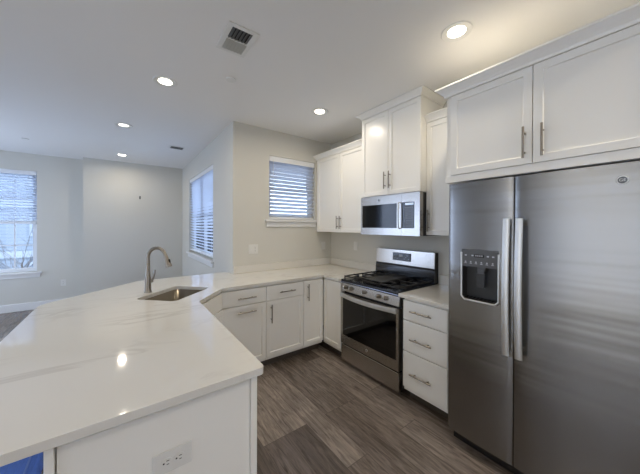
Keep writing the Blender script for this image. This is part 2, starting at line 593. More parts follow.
# added unseen windows behind / beside the camera, for room light and reflections
window('added_window_4', 'y', DL[0], DL[1], DL[2], DL[3], XL, -1, 1, 1, sill=False, mull=True)
window('added_window_6', 'y', DM[0], DM[1], DM[2], DM[3], XL, -1, 1, 1, sill=False, mull=True)
window('added_window_5', 'x', DR[0], DR[1], DR[2], DR[3], YR, -1, 1, 1, sill=False, mull=True)

blind('window_blind', 'y', DM[0], DM[1], DM[2]+0.02, DM[3], XL, -1, 'white closed slatted blind on the added unseen window opposite the refrigerator', tilt=68)  # blinds of the added unseen windows, dimming what the steel reflects
blind('window_blind', 'y', DL[0], DL[1], DL[2]+0.02, DL[3], XL, -1, 'white closed slatted blind on the added unseen left living room window', tilt=60)
blind('window_blind', 'x', DR[0], DR[1], DR[2]+0.02, DR[3], YR, -1, 'white closed slatted blind on the added unseen window behind the viewer', tilt=68)

# ---------------------------------------------------------------- outdoors
struct(MB().box(-60, 60, -40, 80, -3.3, -3.2).build('ground_outside', 'ground'))
apt = thing('apartment_building', 'pale clapboard apartment building seen through the tall far window', 'building', (-7.0, 24, -3.2))
MB().box(-11, 11, 0, 8, 0, 10.5).build('facade', 'siding', apt)
for i in range(3):
    MB().box(-11.1, 11.1, -0.12, 0, 2.7+i*3.1, 3.1+i*3.1).build('belt_course', 'belt', apt)
for fl in range(3):
    for k in range(7):
        x = -9.4+k*3.1
        wnd = MB().box(x-0.65, x+0.65, -0.06, -0.001, 0.9+fl*3.1, 2.4+fl*3.1).build('window', 'belt', apt)
        MB().box(x-0.52, x+0.52, -0.075, -0.061, 1.02+fl*3.1, 1.62+fl*3.1).box(x-0.52, x+0.52, -0.075, -0.061, 1.7+fl*3.1, 2.28+fl*3.1).build('pane', 'exglass', wnd)
tr = thing('bare_tree', 'leafless young tree outside the tall far window', 'tree', (-3.2, 15.5, -3.2))
MB().tube([(0, 0, 0), (0.03, 0, 1.5), (-0.02, 0.02, 3.2)], [0.05, 0.04, 0.02], 8).build('trunk', 'bark', tr, smooth=True)
b = MB()
for i in range(34):
    a = random.uniform(0, 2*PI); z = random.uniform(1.8, 3.2); l = random.uniform(0.6, 1.4)
    p = Vector((0, 0, z)); q = p+Vector((math.cos(a)*l*0.5, math.sin(a)*l*0.5, l*0.6)); r = q+Vector((math.cos(a)*l*0.25+random.uniform(-.15, .15), math.sin(a)*l*0.25, l*0.55))
    b.tube([p, q, r], [0.010, 0.007, 0.003], 5)
    for s in range(3):
        t = random.uniform(0.3, 0.95); c = p.lerp(r, t); a2 = a+random.uniform(-1.3, 1.3); l2 = l*0.45
        b.tube([c, c+Vector((math.cos(a2)*l2*0.6, math.sin(a2)*l2*0.6, l2*0.7))], [0.005, 0.002], 5)
b.build('branches', 'bark', tr)

# ---------------------------------------------------------------- cabinets
def shaker(name, x0, x1, z0, z1, parent, mt='cab', rail=0.06, y=-0.021, t=0.019):
    """shaker door: frame with recessed flat panel; front at y"""
    b = MB()
    b.box(x0, x1, y, y+t, z0, z1)
    bm = b.bm
    bm.normal_update()
    f = [f for f in bm.faces if all(abs(v.co.y-y) < 1e-6 for v in f.verts)][0]
    bmesh.ops.inset_region(bm, faces=[f], thickness=rail, depth=0)
    bmesh.ops.inset_region(bm, faces=[f], thickness=0.003, depth=-0.010)
    return b.build(name, mt, parent, bevel=0.0012, seg=1)

def slab(name, x0, x1, z0, z1, parent, y=-0.021, t=0.019):
    return MB().box(x0, x1, y, y+t, z0, z1).build(name, 'cab', parent, bevel=0.0025)

def pull(parent, x, z, L=0.16, vertical=True, y=-0.021, out=0.032, label=None):
    b = MB()
    e = L/2
    if vertical:
        b.tube([(x, y-out, z-e), (x, y-out, z+e)], 0.006, 12)
        for s in (-1, 1): b.tube([(x, y, z+s*e*0.62), (x, y-out, z+s*e*0.62)], 0.0045, 8)
    else:
        b.tube([(x-e, y-out, z), (x+e, y-out, z)], 0.006, 12)
        for s in (-1, 1): b.tube([(x+s*e*0.62, y, z), (x+s*e*0.62, y-out, z)], 0.0045, 8)
    h = b.build('handle', 'nickel', parent, smooth=True)
    return h

ZT = 0.884   # top of base cabinets
def base_cabinet(label, loc, rotz, w, depth, fronts, group='white base cabinets', kick=0.075):
    root = thing('base_cabinet', label, 'cabinet', loc, rotz, group)
    MB().box(0.0005, w-0.0005, 0, depth, 0.094, ZT-0.001).build('body', 'cab', root, bevel=0.001, seg=1)
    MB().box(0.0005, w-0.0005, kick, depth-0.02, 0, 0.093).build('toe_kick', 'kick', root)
    for f in fronts:
        kind, x0, x1, z0, z1, hd = f
        o = (shaker if kind == 'door' else slab)(kind, x0+0.002, x1-0.002, z0+0.002, z1-0.002, root)
        if hd: pull(o, hd[0], hd[1], hd[2], hd[3] == 'v')
    return root

# window run (faces the camera), door fronts at Y 2.531
YC0 = 2.552
D_ = YB-0.002-YC0
base_cabinet('white base cabinet beside the sink corner with one drawer over a pull-out door', (0.745, YC0, 0), 0, 0.447, D_, [
    ('drawer', 0, 0.447, 0.715, 0.868, (0.235, 0.786, 0.185, 'h')),
    ('door', 0, 0.447, 0.127, 0.711, (0.235, 0.648, 0.185, 'h'))])
base_cabinet('white base cabinet under the small window with drawer above a side-hinged door', (1.193, YC0, 0), 0, 0.46, D_, [
    ('drawer', 0, 0.46, 0.715, 0.868, (0.24, 0.79, 0.19, 'h')),
    ('door', 0, 0.46, 0.127, 0.711, (0.052, 0.58, 0.19, 'v'))])
base_cabinet('narrow white full-height door cabinet next to the inside corner', (1.654, YC0, 0), 0, 0.278, D_, [
    ('door', 0, 0.278, 0.127, 0.868, (0.052, 0.735, 0.19, 'v'))])
# right wall run (faces left), door fronts at X 1.933
XC0 = 1.954
DX = XW-0.002-XC0
c = thing('corner_cabinet', 'white corner base cabinet with plain door directly left of the range', 'cabinet', (XC0, 2.549, 0), FACE_LEFT, 'white base cabinets')
MB().box(0, 0.3355, 0, DX, 0.094, ZT-0.001).build('body', 'cab', c, bevel=0.001, seg=1)
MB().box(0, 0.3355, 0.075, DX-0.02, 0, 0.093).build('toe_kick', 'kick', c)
shaker('door', 0.024, 0.333, 0.1285, 0.8665, c)
base_cabinet('white three-drawer base cabinet between range and refrigerator', (XC0, 1.405, 0), FACE_LEFT, 0.438, DX, [
    ('drawer', 0, 0.392, 0.700, 0.868, (0.18, 0.787, 0.19, 'h')),
    ('drawer', 0, 0.392, 0.436, 0.696, (0.18, 0.556, 0.19, 'h')),
    ('drawer', 0, 0.392, 0.127, 0.432, (0.18, 0.268, 0.19, 'h'))])

# sink base, set diagonally across the corner (open-topped box so the bowl hangs inside)
sb = thing('sink_cabinet', 'white diagonal base cabinet carrying the corner sink', 'cabinet', (0, 0, 0), 0, 'white base cabinets')
poly = [(0.740, 2.552), (0.740, 3.16), (0.02, 3.16), (-0.154, 2.98), (-0.154, 2.206), (0.452, 2.206)]
b = MB()
n = len(poly)
cx = sum(p[0] for p in poly)/n; cy = sum(p[1] for p in poly)/n
inn = []
for i in range(n):
    d = Vector((cx-poly[i][0], cy-poly[i][1])).normalized()*0.02
    inn.append((poly[i][0]+d.x, poly[i][1]+d.y))
for i in range(n):
    j = (i+1) % n
    b.hexa([(*poly[i], 0.105), (*poly[j], 0.105), (*inn[j], 0.105), (*inn[i], 0.105), (*poly[i], ZT-0.001), (*poly[j], ZT-0.001), (*inn[j], ZT-0.001), (*inn[i], ZT-0.001)])
b.prism(inn, 0.105, 0.125)
b.build('body', 'cab', sb)
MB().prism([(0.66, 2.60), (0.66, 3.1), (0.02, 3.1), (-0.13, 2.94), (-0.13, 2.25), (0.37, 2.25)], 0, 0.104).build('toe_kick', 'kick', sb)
dv = Vector((0.740-0.452, 2.552-2.206)); Ld = dv.length
fr = sempty('diagonal_front', (0.452, 2.206, 0), math.atan2(dv.y, dv.x))
ang = math.atan2(dv.y, dv.x)
def diag(o):
    o.location = (0.452, 2.206, 0); o.rotation_euler = (0, 0, ang)
d1 = slab('false_drawer', 0.012, Ld-0.012, 0.7165, 0.8665, sb); diag(d1)
d2 = shaker('door', 0.012, Ld-0.012, 0.1285, 0.7095, sb); diag(d2)
pull(d2, 0.055, 0.58, 0.16, True)
bpy.data.objects.remove(fr)

# peninsula
pn = thing('peninsula_cabinet', 'peninsula cabinet with plain white end panel under the near counter end', 'cabinet', (0, 0, 0))
MB().box(-0.150, 0.430, 1.076, 2.203, 0.105, ZT-0.001).build('body', 'cab', pn)
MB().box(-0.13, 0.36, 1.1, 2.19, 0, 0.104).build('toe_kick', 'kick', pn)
MB().box(-0.152, 0.424, 1.054, 1.075, 0.0, 0.856).build('end_panel', 'cab', pn, bevel=0.001, seg=1)
MB().box(0.4255, 0.452, 1.044, 1.0755, 0.0, ZT-0.001).build('corner_stile', 'cab', pn, bevel=0.002, seg=1)
MB().box(-0.177, -0.1555, 1.044, 2.2, 0.0, ZT-0.001).build('back_panel', 'cab', pn, bevel=0.002, seg=1)
for (y0, y1) in ((1.08, 1.63), (1.635, 2.195)):
    o = shaker('door', 0, y1-y0, 0.127, 0.868, pn)
    o.location = (0.4305, y0, 0); o.rotation_euler = (0, 0, PI/2)

# countertops -------------------------------------------------------
SC = (0.366, 2.572); SA = math.radians(44.3); SL, SWD, SR = 0.474, 0.352, 0.045
def round_rect(L, W, r, seg=6):
    pts = []
    for (sx, sy, a0) in ((1, 1, 0), (-1, 1, 90), (-1, -1, 180), (1, -1, 270)):
        for k in range(seg+1):
            a = math.radians(a0+90*k/seg)
            pts.append((sx*(L/2-r)+r*math.cos(a), sy*(W/2-r)+r*math.sin(a)))
    return pts
def to_world(pts, c, a):
    return [(c[0]+x*math.cos(a)-y*math.sin(a), c[1]+x*math.sin(a)+y*math.cos(a)) for x, y in pts]
def round_corner(p, a, b_, r, seg=5):
    """points rounding corner p between neighbours a and b_"""
    p, a, b_ = Vector(p), Vector(a), Vector(b_)
    u = (a-p).normalized(); v = (b_-p).normalized()
    s, e = p+u*r, p+v*r
    out = []
    for k in range(seg+1):
        t = k/seg
        out.append(tuple(s*(1-t)**2+p*2*t*(1-t)+e*t*t))
    return out
ct = thing('countertop', 'white veined quartz countertop wrapping peninsula, sink corner and window wall', 'countertop', (0, 0, 0))
raw = [(0.470, 1.008), (0.470, 2.176), (0.742, 2.512), (1.910, 2.512), (1.910, 2.2125), (XW-0.001, 2.2125), (XW-0.001, YB-0.001),
       (XJ-0.001, YB-0.001), (XJ-0.001, 3.372), (0.13, 3.345), (-0.487, 2.745), (-0.487, 1.008)]
out = []
for i, pnt in enumerate(raw):
    r = {0: 0.022, 9: 0.05, 10: 0.08, 11: 0.03}.get(i)
    if r: out += round_corner(pnt, raw[i-1], raw[(i+1) % len(raw)], r)
    else: out.append(pnt)
b = MB()
bm = b.bm
def loop(pts):
    vs = [bm.verts.new((x, y, 0.914)) for x, y in pts]
    return vs, [bm.edges.new((vs[i], vs[(i+1) % len(vs)])) for i in range(len(vs))]
v1, e1 = loop(out)
v2, e2 = loop(to_world(round_rect(SL, SWD, SR), SC, SA))
bmesh.ops.triangle_fill(bm, use_beauty=True, use_dissolve=False, edges=e1+e2)
ex = bmesh.ops.extrude_face_region(bm, geom=list(bm.faces))
for g in ex['geom']:
    if isinstance(g, bmesh.types.BMVert): g.co.z -= 0.0295
b.build('slab', 'quartz', ct, bevel=0.003)
b = MB().box(XJ+0.001, XW-0.0205, YB-0.0195, YB-0.001, 0.9145, 1.009)
b.build('backsplash', 'quartz', ct, bevel=0.002)
MB().box(XW-0.0195, XW-0.001, 2.2125, YB-0.001, 0.9145, 1.009).build('backsplash', 'quartz', ct, bevel=0.002)
ct2 = thing('countertop', 'short white quartz countertop between range and refrigerator', 'countertop', (0, 0, 0))
MB().box(1.910, XW-0.001, 0.965, 1.437, 0.8845, 0.914).build('slab', 'quartz', ct2, bevel=0.003)
MB().box(XW-0.0195, XW-0.001, 0.965, 1.437, 0.9145, 1.009).build('backsplash', 'quartz', ct2, bevel=0.002)

# sink and faucet ---------------------------------------------------
sk = thing('undermount_sink', 'single bowl stainless steel sink set diagonally in the counter corner', 'sink', (SC[0], SC[1], 0.8835), SA)
b = MB()
bm = b.bm
lv = [(0.0, 0.008, SR), (0.0, -0.004, SR), (-0.17, -0.010, SR), (-0.19, -0.035, SR), (-0.195, -0.1, 0.03)]
rings = []
rings.append([bm.verts.new((x, y, -0.0015)) for x, y in round_rect(SL+0.03, SWD+0.03, SR+0.01)])
for z, g, r in lv[1:]:
    rings.append([bm.verts.new((x, y, z)) for x, y in round_rect(SL+2*g, SWD+2*g, r)])
for i in range(len(rings)-1):
    n = len(rings[i])
    for k in range(n):
        bm.faces.new((rings[i][k], rings[i][(k+1) % n], rings[i+1][(k+1) % n], rings[i+1][k]))
bm.faces.new(rings[-1])
bw = b.build('bowl', 'sink', sk, smooth=True, keep=True)
so = bw.modifiers.new('thick', 'SOLIDIFY'); so.thickness = 0.0015; so.offset = -1
MB().lathe([(0.0, 0.0), (0.045, 0.0), (0.045, 0.003), (0.03, 0.004), (0.028, 0.001), (0.0, 0.001)][1:], (0, 0, -0.1945)).build('drain', 'nickel', sk, smooth=True)

fc = thing('kitchen_faucet', 'brushed nickel gooseneck pull-down faucet behind the sink', 'faucet', (0.176, 2.735, 0.9141), math.radians(-45))
# local +X points to the bowl
MB().lathe([(0.031, 0), (0.031, 0.006), (0.027, 0.012), (0.025, 0.05), (0.0235, 0.12), (0.018, 0.15), (0.0155, 0.19), (0.015, 0.27)], seg=24).build('body', 'nickel', fc, smooth=True)
pts = [(0, 0, 0.25), (0, 0, 0.29)]
Rg = 0.085
for k in range(0, 13):
    a = PI-PI*k/12*0.93
    pts.append((Rg+Rg*math.cos(a), 0, 0.30+Rg*1.0*math.sin(a)))
MB().tube(pts, 0.0145, 14).build('gooseneck', 'nickel', fc, smooth=True)
pe = Vector(pts[-1]); pdir = (Vector(pts[-1])-Vector(pts[-2])).normalized()
hd = MB().tube([pe-pdir*0.002, pe+pdir*0.02, pe+pdir*0.05, pe+pdir*0.085, pe+pdir*0.1], [0.0155, 0.0165, 0.02, 0.0265, 0.025], 18).build('spray_head', 'nickel', fc, smooth=True)
q = pe+pdir*0.055
MB().box(-0.004, 0.004, -0.008, 0.008, -0.022, 0.022).rot(Matrix.Translation(q+Vector((0.0205, 0, 0.003)))@Matrix.Rotation(-0.22, 4, 'Y')).build('spray_button', 'black', hd, bevel=0.002)
MB().tube([(0.0, 0.018, 0.085), (0.0, 0.046, 0.088)], 0.0145, 14).build('valve_hub', 'nickel', fc, smooth=True)
MB().tube([(0.0, 0.042, 0.09), (0.004, 0.055, 0.115), (0.008, 0.062, 0.15), (0.01, 0.068, 0.185)], [0.010, 0.009, 0.009, 0.008], 10).build('lever', 'nickel', fc, smooth=True)

# ---------------------------------------------------------------- upper cabinets
def crown(parent, w, depth, z0, z1, left=True, right=True, proj=0.045, y=-0.021):
    prof = [(0.0, 0.0), (0.006, 0.0), (0.006, 0.12), (0.18*1, 0.25), (0.45, 0.5), (0.85, 0.8), (1.0, 0.84), (1.0, 1.0), (0.0, 1.0)]
    b = MB()
    rings = []
    for p, h in prof:
        d = p*proj if p > 0.01 else p
        xl = -d if left else 0.0
        xr = w+d if right else w
        z = z0+(z1-z0)*h
        rings.append([b.bm.verts.new(c) for c in ((xl, depth, z), (xl, y-d, z), (xr, y-d, z), (xr, depth, z))])
    for i in range(len(rings)-1):
        for k in range(4):
            b.bm.faces.new((rings[i][k], rings[i][(k+1) % 4], rings[i+1][(k+1) % 4], rings[i+1][k]))
    b.bm.faces.new(list(reversed(rings[0]))); b.bm.faces.new(rings[-1])
    return b.build('crown_molding', 'cab', parent)

def upper(label, loc, w, depth, z0, z1, doors, crown_top, cl, cr, group='white wall cabinets', proj=0.045):
    """loc: front-left carcass corner; doors (x0,x1,handle or None)"""
    root = thing('wall_cabinet', label, 'cabinet', loc, FACE_LEFT, group)
    MB().box(0.0005, w-0.0005, 0, depth, z0, z1).build('body', 'cab', root, bevel=0.001, seg=1)
    for x0, x1, dz0, dz1, hd in doors:
        o = shaker('door', x0+0.002, x1-0.002, dz0, dz1, root)
        if hd: pull(o, *hd)
    crown(root, w, depth, z1+0.0005, crown_top, cl, cr, proj)
    return root

XU = 2.28; XUC = XU+0.021; DU = XW-0.002-XUC
# between window wall and tall cabinet
upper('white two-door wall cabinet hanging between small window and microwave cabinet', (XUC, YB-0.003, 0), YB-0.003-2.158, DU, 1.411, 2.448,
      [(0.045, 0.53, 1.414, 2.445, (0.505, 1.54, 0.17, True)), (0.53, YB-0.003-2.158, 1.414, 2.445, (0.565, 1.54, 0.17, True))], 2.51, False, False, proj=0.05)
XM = 2.19; XMC = XM+0.021
upper('tall white two-door wall cabinet above the microwave, reaching the ceiling', (XMC, 2.156, 0), 0.747, XW-0.002-XMC, 1.815, 2.69,
      [(0, 0.374, 1.818, 2.687, (0.345, 1.965, 0.175, True)), (0.374, 0.747, 1.818, 2.687, (0.405, 1.965, 0.175, True))], 2.744, True, True, proj=0.05)
upper('narrow white single-door wall cabinet between microwave and refrigerator cabinet', (XUC, 1.4075, 0), 1.4075-1.0, DU, 1.411, 2.455,
      [(0.0, 1.4075-1.0, 1.414, 2.452, (0.032, 1.545, 0.2, True))], 2.515, False, False, proj=0.05)
XFC = 1.829; XFCC = XFC+0.021
fcab = upper('deep white two-door cabinet above the stainless refrigerator', (XFCC, 0.985, 0), 0.985+0.03, XW-0.002-XFCC, 1.795, 2.39,
      [(0.036, 0.497, 1.846, 2.388, (0.462, 1.963, 0.175, True)), (0.497, 0.98, 1.846, 2.388, (0.545, 1.96, 0.175, True))], 2.455, True, True, proj=0.05)
fcab.children[0].name = 'body'
MB().box(0.0, 1.015, -0.018, -0.0005, 1.796, 1.843).build('bottom_rail', 'cab', fcab, bevel=0.001, seg=1)
# tall filler panel on the far side of the refrigerator, carries that cabinet

# ---------------------------------------------------------------- refrigerator
FW = 0.912
fg = thing('refrigerator', 'stainless steel side-by-side refrigerator with ice and water dispenser', 'refrigerator', (1.902, 0.957, 0), FACE_LEFT)
MB().box(0.004, FW-0.004, 0, 0.64, 0.03, 1.765).build('body', 'darkgrey', fg, bevel=0.004)
MB().box(0.02, FW-0.02, -0.03, -0.001, 0.02, 0.086).build('base_grille', 'black', fg, bevel=0.003)
def fridge_door(x0, x1, hole=None):
    b = MB()
    zf0, zf1 = 0.092, 1.7835
    nx = 14
    def yf(x):      # gently domed door front, edges rolled back
        t = (x-x0)/(x1-x0)*2-1
        return -0.070-0.006*(1-t*t)+0.003*max(0, abs(t)-0.955)/0.045
    xs = sorted(set([x0+(x1-x0)*i/nx for i in range(nx+1)]+([hole[0], hole[1]] if hole else [])+[x0+0.006, x1-0.006]))
    zs = [zf0, zf1] if not hole else [zf0, hole[2], hole[3], zf1]
    F_ = {}
    for i, x in enumerate(xs):
        for j, z in enumerate(zs):
            F_[i, j] = b.bm.verts.new((x, yf(x), z))
    for i in range(len(xs)-1):
        for j in range(len(zs)-1):
            if hole and j == 1 and xs[i] >= hole[0]-1e-6 and xs[i+1] <= hole[1]+1e-6: continue
            b.bm.faces.new((F_[i, j], F_[i+1, j], F_[i+1, j+1], F_[i, j+1]))
    bk = [b.bm.verts.new(p) for p in ((x0, -0.004, zf0), (x1, -0.004, zf0), (x1, -0.004, zf1), (x0, -0.004, zf1))]
    n = len(xs)-1; mz = len(zs)-1
    b.bm.faces.new((bk[3], bk[2], bk[1], bk[0]))
    b.bm.faces.new([bk[0], bk[1]]+[F_[i, 0] for i in range(n, -1, -1)])
    b.bm.faces.new([bk[2], bk[3]]+[F_[i, mz] for i in range(0, n+1)])
    b.bm.faces.new([bk[3], bk[0]]+[F_[0, j] for j in range(0, mz+1)])
    b.bm.faces.new([bk[1], bk[2]]+[F_[n, j] for j in range(mz, -1, -1)])
    return b.build('door', 'fridge', fg, smooth=True)
# dispenser opening in the freezer door: y .873-.654 -> local .078-.297
DX0, DX1, DZ0, DZ1 = 0.080, 0.296, 1.003, 1.332
dL = fridge_door(0.0, 0.384, (DX0+0.012, DX1+0.012, DZ0+0.010, DZ1+0.010))
dR = fridge_door(0.3895, FW)
# dispenser as parts of the left door
yF = -0.0755
b = MB()
b.box(DX0, DX0+0.004, yF+0.002, -0.008, DZ0, DZ1).box(DX1-0.004, DX1, yF+0.002, -0.008, DZ0, DZ1).box(DX0+0.004, DX1-0.004, yF+0.002, -0.008, DZ0, DZ0+0.004)
b.box(DX0+0.004, DX1-0.004, yF+0.002, -0.008, DZ1-0.004, DZ1).box(DX0+0.004, DX1-0.004, -0.012, -0.008, DZ0+0.004, DZ1-0.004)
b.build('dispenser_recess', 'darkgrey', dL)
b = MB()
t = 0.009
b.tube([(DX0-0.002, yF-0.001, DZ1-0.02), (DX0-0.002, yF-0.001, DZ0+0.02), (DX0+0.018, yF-0.001, DZ0-0.002), (DX1-0.018, yF-0.001, DZ0-0.002), (DX1+0.002, yF-0.001, DZ0+0.02), (DX1+0.002, yF-0.001, DZ1-0.02)], 0.006, 10)
b.build('dispenser_trim', 'handle', dL, smooth=True)
b = MB()
arc = [(DX0+0.004, 1.325)]+[(DX0+0.004+(DX1-DX0-0.008)*k/10, 1.325+0.012*math.sin(PI*k/10)) for k in range(1, 10)]+[(DX1-0.004, 1.325)]
v0 = [b.bm.verts.new((x, yF-0.001, z)) for x, z in arc]+[b.bm.verts.new((DX1-0.004, yF-0.001, 1.222)), b.bm.verts.new((DX0+0.004, yF-0.001, 1.222))]
v1_ = [b.bm.verts.new((v.co.x, -0.02, v.co.z)) for v in v0]
b.bm.faces.new(v0); b.bm.faces.new(list(reversed(v1_)))
for i in range(len(v0)):
    j = (i+1) % len(v0); b.bm.faces.new((v0[j], v0[i], v1_[i], v1_[j]))
b.build('control_panel', 'midgrey', dL)
b = MB().box(0.16, 0.216, yF-0.0022, yF-0.001, 1.285, 1.303)
b.build('display_screen', 'black', dL)
b = MB()
for i in range(6): b.box(0.098+i*0.032, 0.112+i*0.032, yF-0.0018, yF-0.001, 1.241, 1.2445).box(0.101+i*0.032, 0.109+i*0.032, yF-0.0018, yF-0.001, 1.249, 1.256)
for xx in (0.1, 0.142, 0.232, 0.262): b.box(xx, xx+0.012, yF-0.0018, yF-0.001, 1.29, 1.298)
for i in range(4): b.box(0.166+i*0.012, 0.172+i*0.012, yF-0.003, yF-0.0022, 1.290, 1.299)
b.build('button_icons', 'print', dL)
MB().box(0.165, 0.215, -0.05, -0.012, 1.19, 1.221).box(0.17, 0.21, -0.058, -0.05, 1.12, 1.205).build('dispenser_chute', 'midgrey', dL, bevel=0.003)
MB().hexa([(0.168, -0.06, 1.09), (0.212, -0.06, 1.09), (0.21, -0.045, 1.09), (0.17, -0.045, 1.09), (0.163, -0.064, 1.18), (0.217, -0.064, 1.18), (0.212, -0.052, 1.18), (0.168, -0.052, 1.18)]).build('paddle', 'darkgrey', dL, bevel=0.002)
b = MB()
for i in range(9): b.box(DX0+0.014+i*0.022, DX0+0.022+i*0.022, yF+0.008, -0.014, DZ0+0.006, DZ0+0.012)
b.box(DX0+0.008, DX1-0.008, yF+0.006, yF+0.010, DZ0+0.005, DZ0+0.013)
b.build('drip_grille', 'black', dL)
for ch in dL.children: ch.location = (0.012, 0, 0.010)
def fridge_handle(door, xc, sgn):
    b = MB()
    prof = []
    n = 18
    z0, z1 = 0.745, 1.538
    def off(t): return 0.046+0.018*math.sin(PI*t)
    rows = []
    wv = 0.0175
    for i in range(n+1):
        t = i/n; z = z0+(z1-z0)*t; y = -0.076-off(t)
        rows.append([b.bm.verts.new(p) for p in ((xc-wv, y+0.012, z), (xc-wv, y+0.003, z), (xc-wv+0.005, y, z), (xc+wv-0.005, y, z), (xc+wv, y+0.003, z), (xc+wv, y+0.012, z))])
    for i in range(n):
        for k in range(6):
            b.bm.faces.new((rows[i][k], rows[i][(k+1) % 6], rows[i+1][(k+1) % 6], rows[i+1][k]))
    b.bm.faces.new(list(reversed(rows[0]))); b.bm.faces.new(rows[-1])
    for z in (z0+0.045, z1-0.03):
        b.box(xc-0.007, xc+0.007, -0.112, -0.0755, z-0.009, z+0.009)
    return b.build('handle', 'handle', door, smooth=True)
fridge_handle(dL, 0.362, -1)
fridge_handle(dR, 0.4235, 1)
MB().box(0.3845, 0.389, -0.062, -0.004, 0.1, 1.775).build('door_gap_shade', 'black', fg)  # dark box filling the door gap, its shade put into colour
# badge on the right door
def text_mesh(s, size, parent, mt, loc, rot, name='lettering'):
    cu = bpy.data.curves.new('txt', 'FONT'); cu.body = s; cu.size = size; cu.extrude = 0.0004
    cu.align_x = 'CENTER'; cu.align_y = 'CENTER'
    to = bpy.data.objects.new('txt', cu)
    COL.objects.link(to)
    me = bpy.data.meshes.new_from_object(to.evaluated_get(bpy.context.evaluated_depsgraph_get()))
    bpy.data.objects.remove(to)
    me.name = name
    me.materials.clear(); me.materials.append(M[mt])
    o = bpy.data.objects.new(name, me); COL.objects.link(o)
    o.parent = parent; o.location = loc; o.rotation_euler = rot
    return o
def badge(parent, x, y, z, r):
    """round chrome badge with a swirled rim and small script initials; front towards -Y"""
    o = MB().lathe([(r*0.96, 0), (r, -0.001), (r*0.93, -0.0035), (r*0.86, -0.0035), (r*0.82, -0.002), (0.0005, -0.002)], (x, y, z), 'Y', 28).build('badge', 'handle', parent, smooth=True)
    MB().lathe([(r*0.8, -0.0021), (r*0.8, -0.0026), (0.0005, -0.0026)], (x, y, z), 'Y', 24).build('badge_field', 'midgrey', o)
    text_mesh('GE', r*0.95, o, 'handle', (x, y-0.0032, z), (PI/2, 0, 0))
    return o
badge(dR, 0.802, -0.0752, 1.705, 0.019)

# ---------------------------------------------------------------- range
RW = 0.764
rg = thing('gas_range', 'stainless steel gas range with five knobs and black grates', 'range', (1.985, 2.2100, 0), FACE_LEFT)
MB().box(0.003, RW-0.003, 0, 0.57, 0.04, 0.895).build('body', 'darkgrey', rg, bevel=0.002)
for x in (0.05, RW-0.05):
    for y in (0.04, 0.52): MB().lathe([(0.018, 0), (0.018, 0.012), (0.01, 0.014), (0.01, 0.0395)], (x, y, 0.0)).build('foot', 'black', rg)
yd = -0.052
MB().box(0.004, RW-0.004, yd+0.004, -0.001, 0.032, 0.205).build('storage_drawer', 'steel', rg, bevel=0.004)
# oven door: frame with glass set in
b = MB()
z0, z1 = 0.220, 0.770
gx0, gx1, gz0, gz1 = 0.030, RW-0.030, 0.312, 0.715
b.box(0.004, gx0, yd, -0.001, z0, z1).box(gx1, RW-0.004, yd, -0.001, z0, z1).box(gx0, gx1, yd, -0.001, z0, gz0).box(gx0, gx1, yd, -0.001, gz1, z1)
od = b.build('oven_door', 'steel', rg)
MB().box(gx0+0.0005, gx1-0.0005, yd+0.001, yd+0.012, gz0+0.0005, gz1-0.0005).build('window', 'blackglass', od)
badge(od, RW/2, yd, 0.266, 0.013)
# arched bar handle across the door top
b = MB()
n = 20
rows = []
for i in range(n+1):
    t = i/n; x = 0.014+(RW-0.028)*t
    y = yd-0.028-0.028*math.sin(PI*t)**0.7
    zc = 0.752-0.010*math.sin(PI*t)
    rows.append([b.bm.verts.new(p) for p in ((x, y+0.014, zc-0.024), (x, y+0.002, zc-0.021), (x, y, zc), (x, y+0.002, zc+0.020), (x, y+0.014, zc+0.023))])
for i in range(n):
    for k in range(5):
        b.bm.faces.new((rows[i][k], rows[i][(k+1) % 5], rows[i+1][(k+1) % 5], rows[i+1][k]))
b.bm.faces.new(list(reversed(rows[0]))); b.bm.faces.new(rows[-1])
for x in (0.028, RW-0.028): b.box(x-0.012, x+0.012, yd-0.02, yd-0.0005, 0.735, 0.768)
b.build('handle', 'handle', od, smooth=True)
# control panel (slightly raked)
MB().profile_x([(-0.050, 0.788), (-0.001, 0.788), (-0.001, 0.874), (-0.040, 0.874)], 0.003, RW-0.003).build('control_panel', 'steel', rg, bevel=0.003)
kn = None
for k, x in enumerate((0.072, 0.155, 0.340, 0.527, 0.612)):
    yk = -0.0475+0.0
    zc = 0.834
    o = MB().lathe([(0.0215, 0.006), (0.0215, -0.004), (0.0175, -0.006), (0.0165, -0.026), (0.014, -0.029), (0.0005, -0.029)], (x, yk, zc), 'Y', 22).build('knob', 'nickel', rg, smooth=True)
    MB().box(x-0.004, x+0.004, yk-0.036, yk-0.0291, zc-0.015, zc+0.015).build('grip', 'handle', o, bevel=0.0015)
# cooktop
MB().profile_x([(-0.047, 0.8745), (-0.0005, 0.8745), (-0.0005, 0.895), (-0.054, 0.895), (-0.056, 0.885)], 0.001, RW-0.001).build('front_rim', 'rim', rg, bevel=0.003)
MB().box(0.0, RW, -0.052, 0.575, 0.8955, 0.915).build('cooktop', 'black', rg, bevel=0.006, seg=3)
MB().box(RW/2-0.115, RW/2+0.115, 0.03, 0.50, 0.944, 0.952).build('griddle', 'darkgrey', rg, bevel=0.003)
def burner(x, y, r):
    o = MB().lathe([(r*1.5, 0.9152), (r*1.5, 0.918), (r*1.05, 0.920), (r, 0.928), (r*0.55, 0.930), (0.0005, 0.930)], (x, y, 0)).build('burner', 'iron', rg, smooth=True)
for x, y, r in ((0.13, 0.12, 0.036), (0.13, 0.40, 0.03), (RW-0.13, 0.12, 0.042), (RW-0.13, 0.40, 0.028), (RW/2, 0.26, 0.034)): burner(x, y, r)
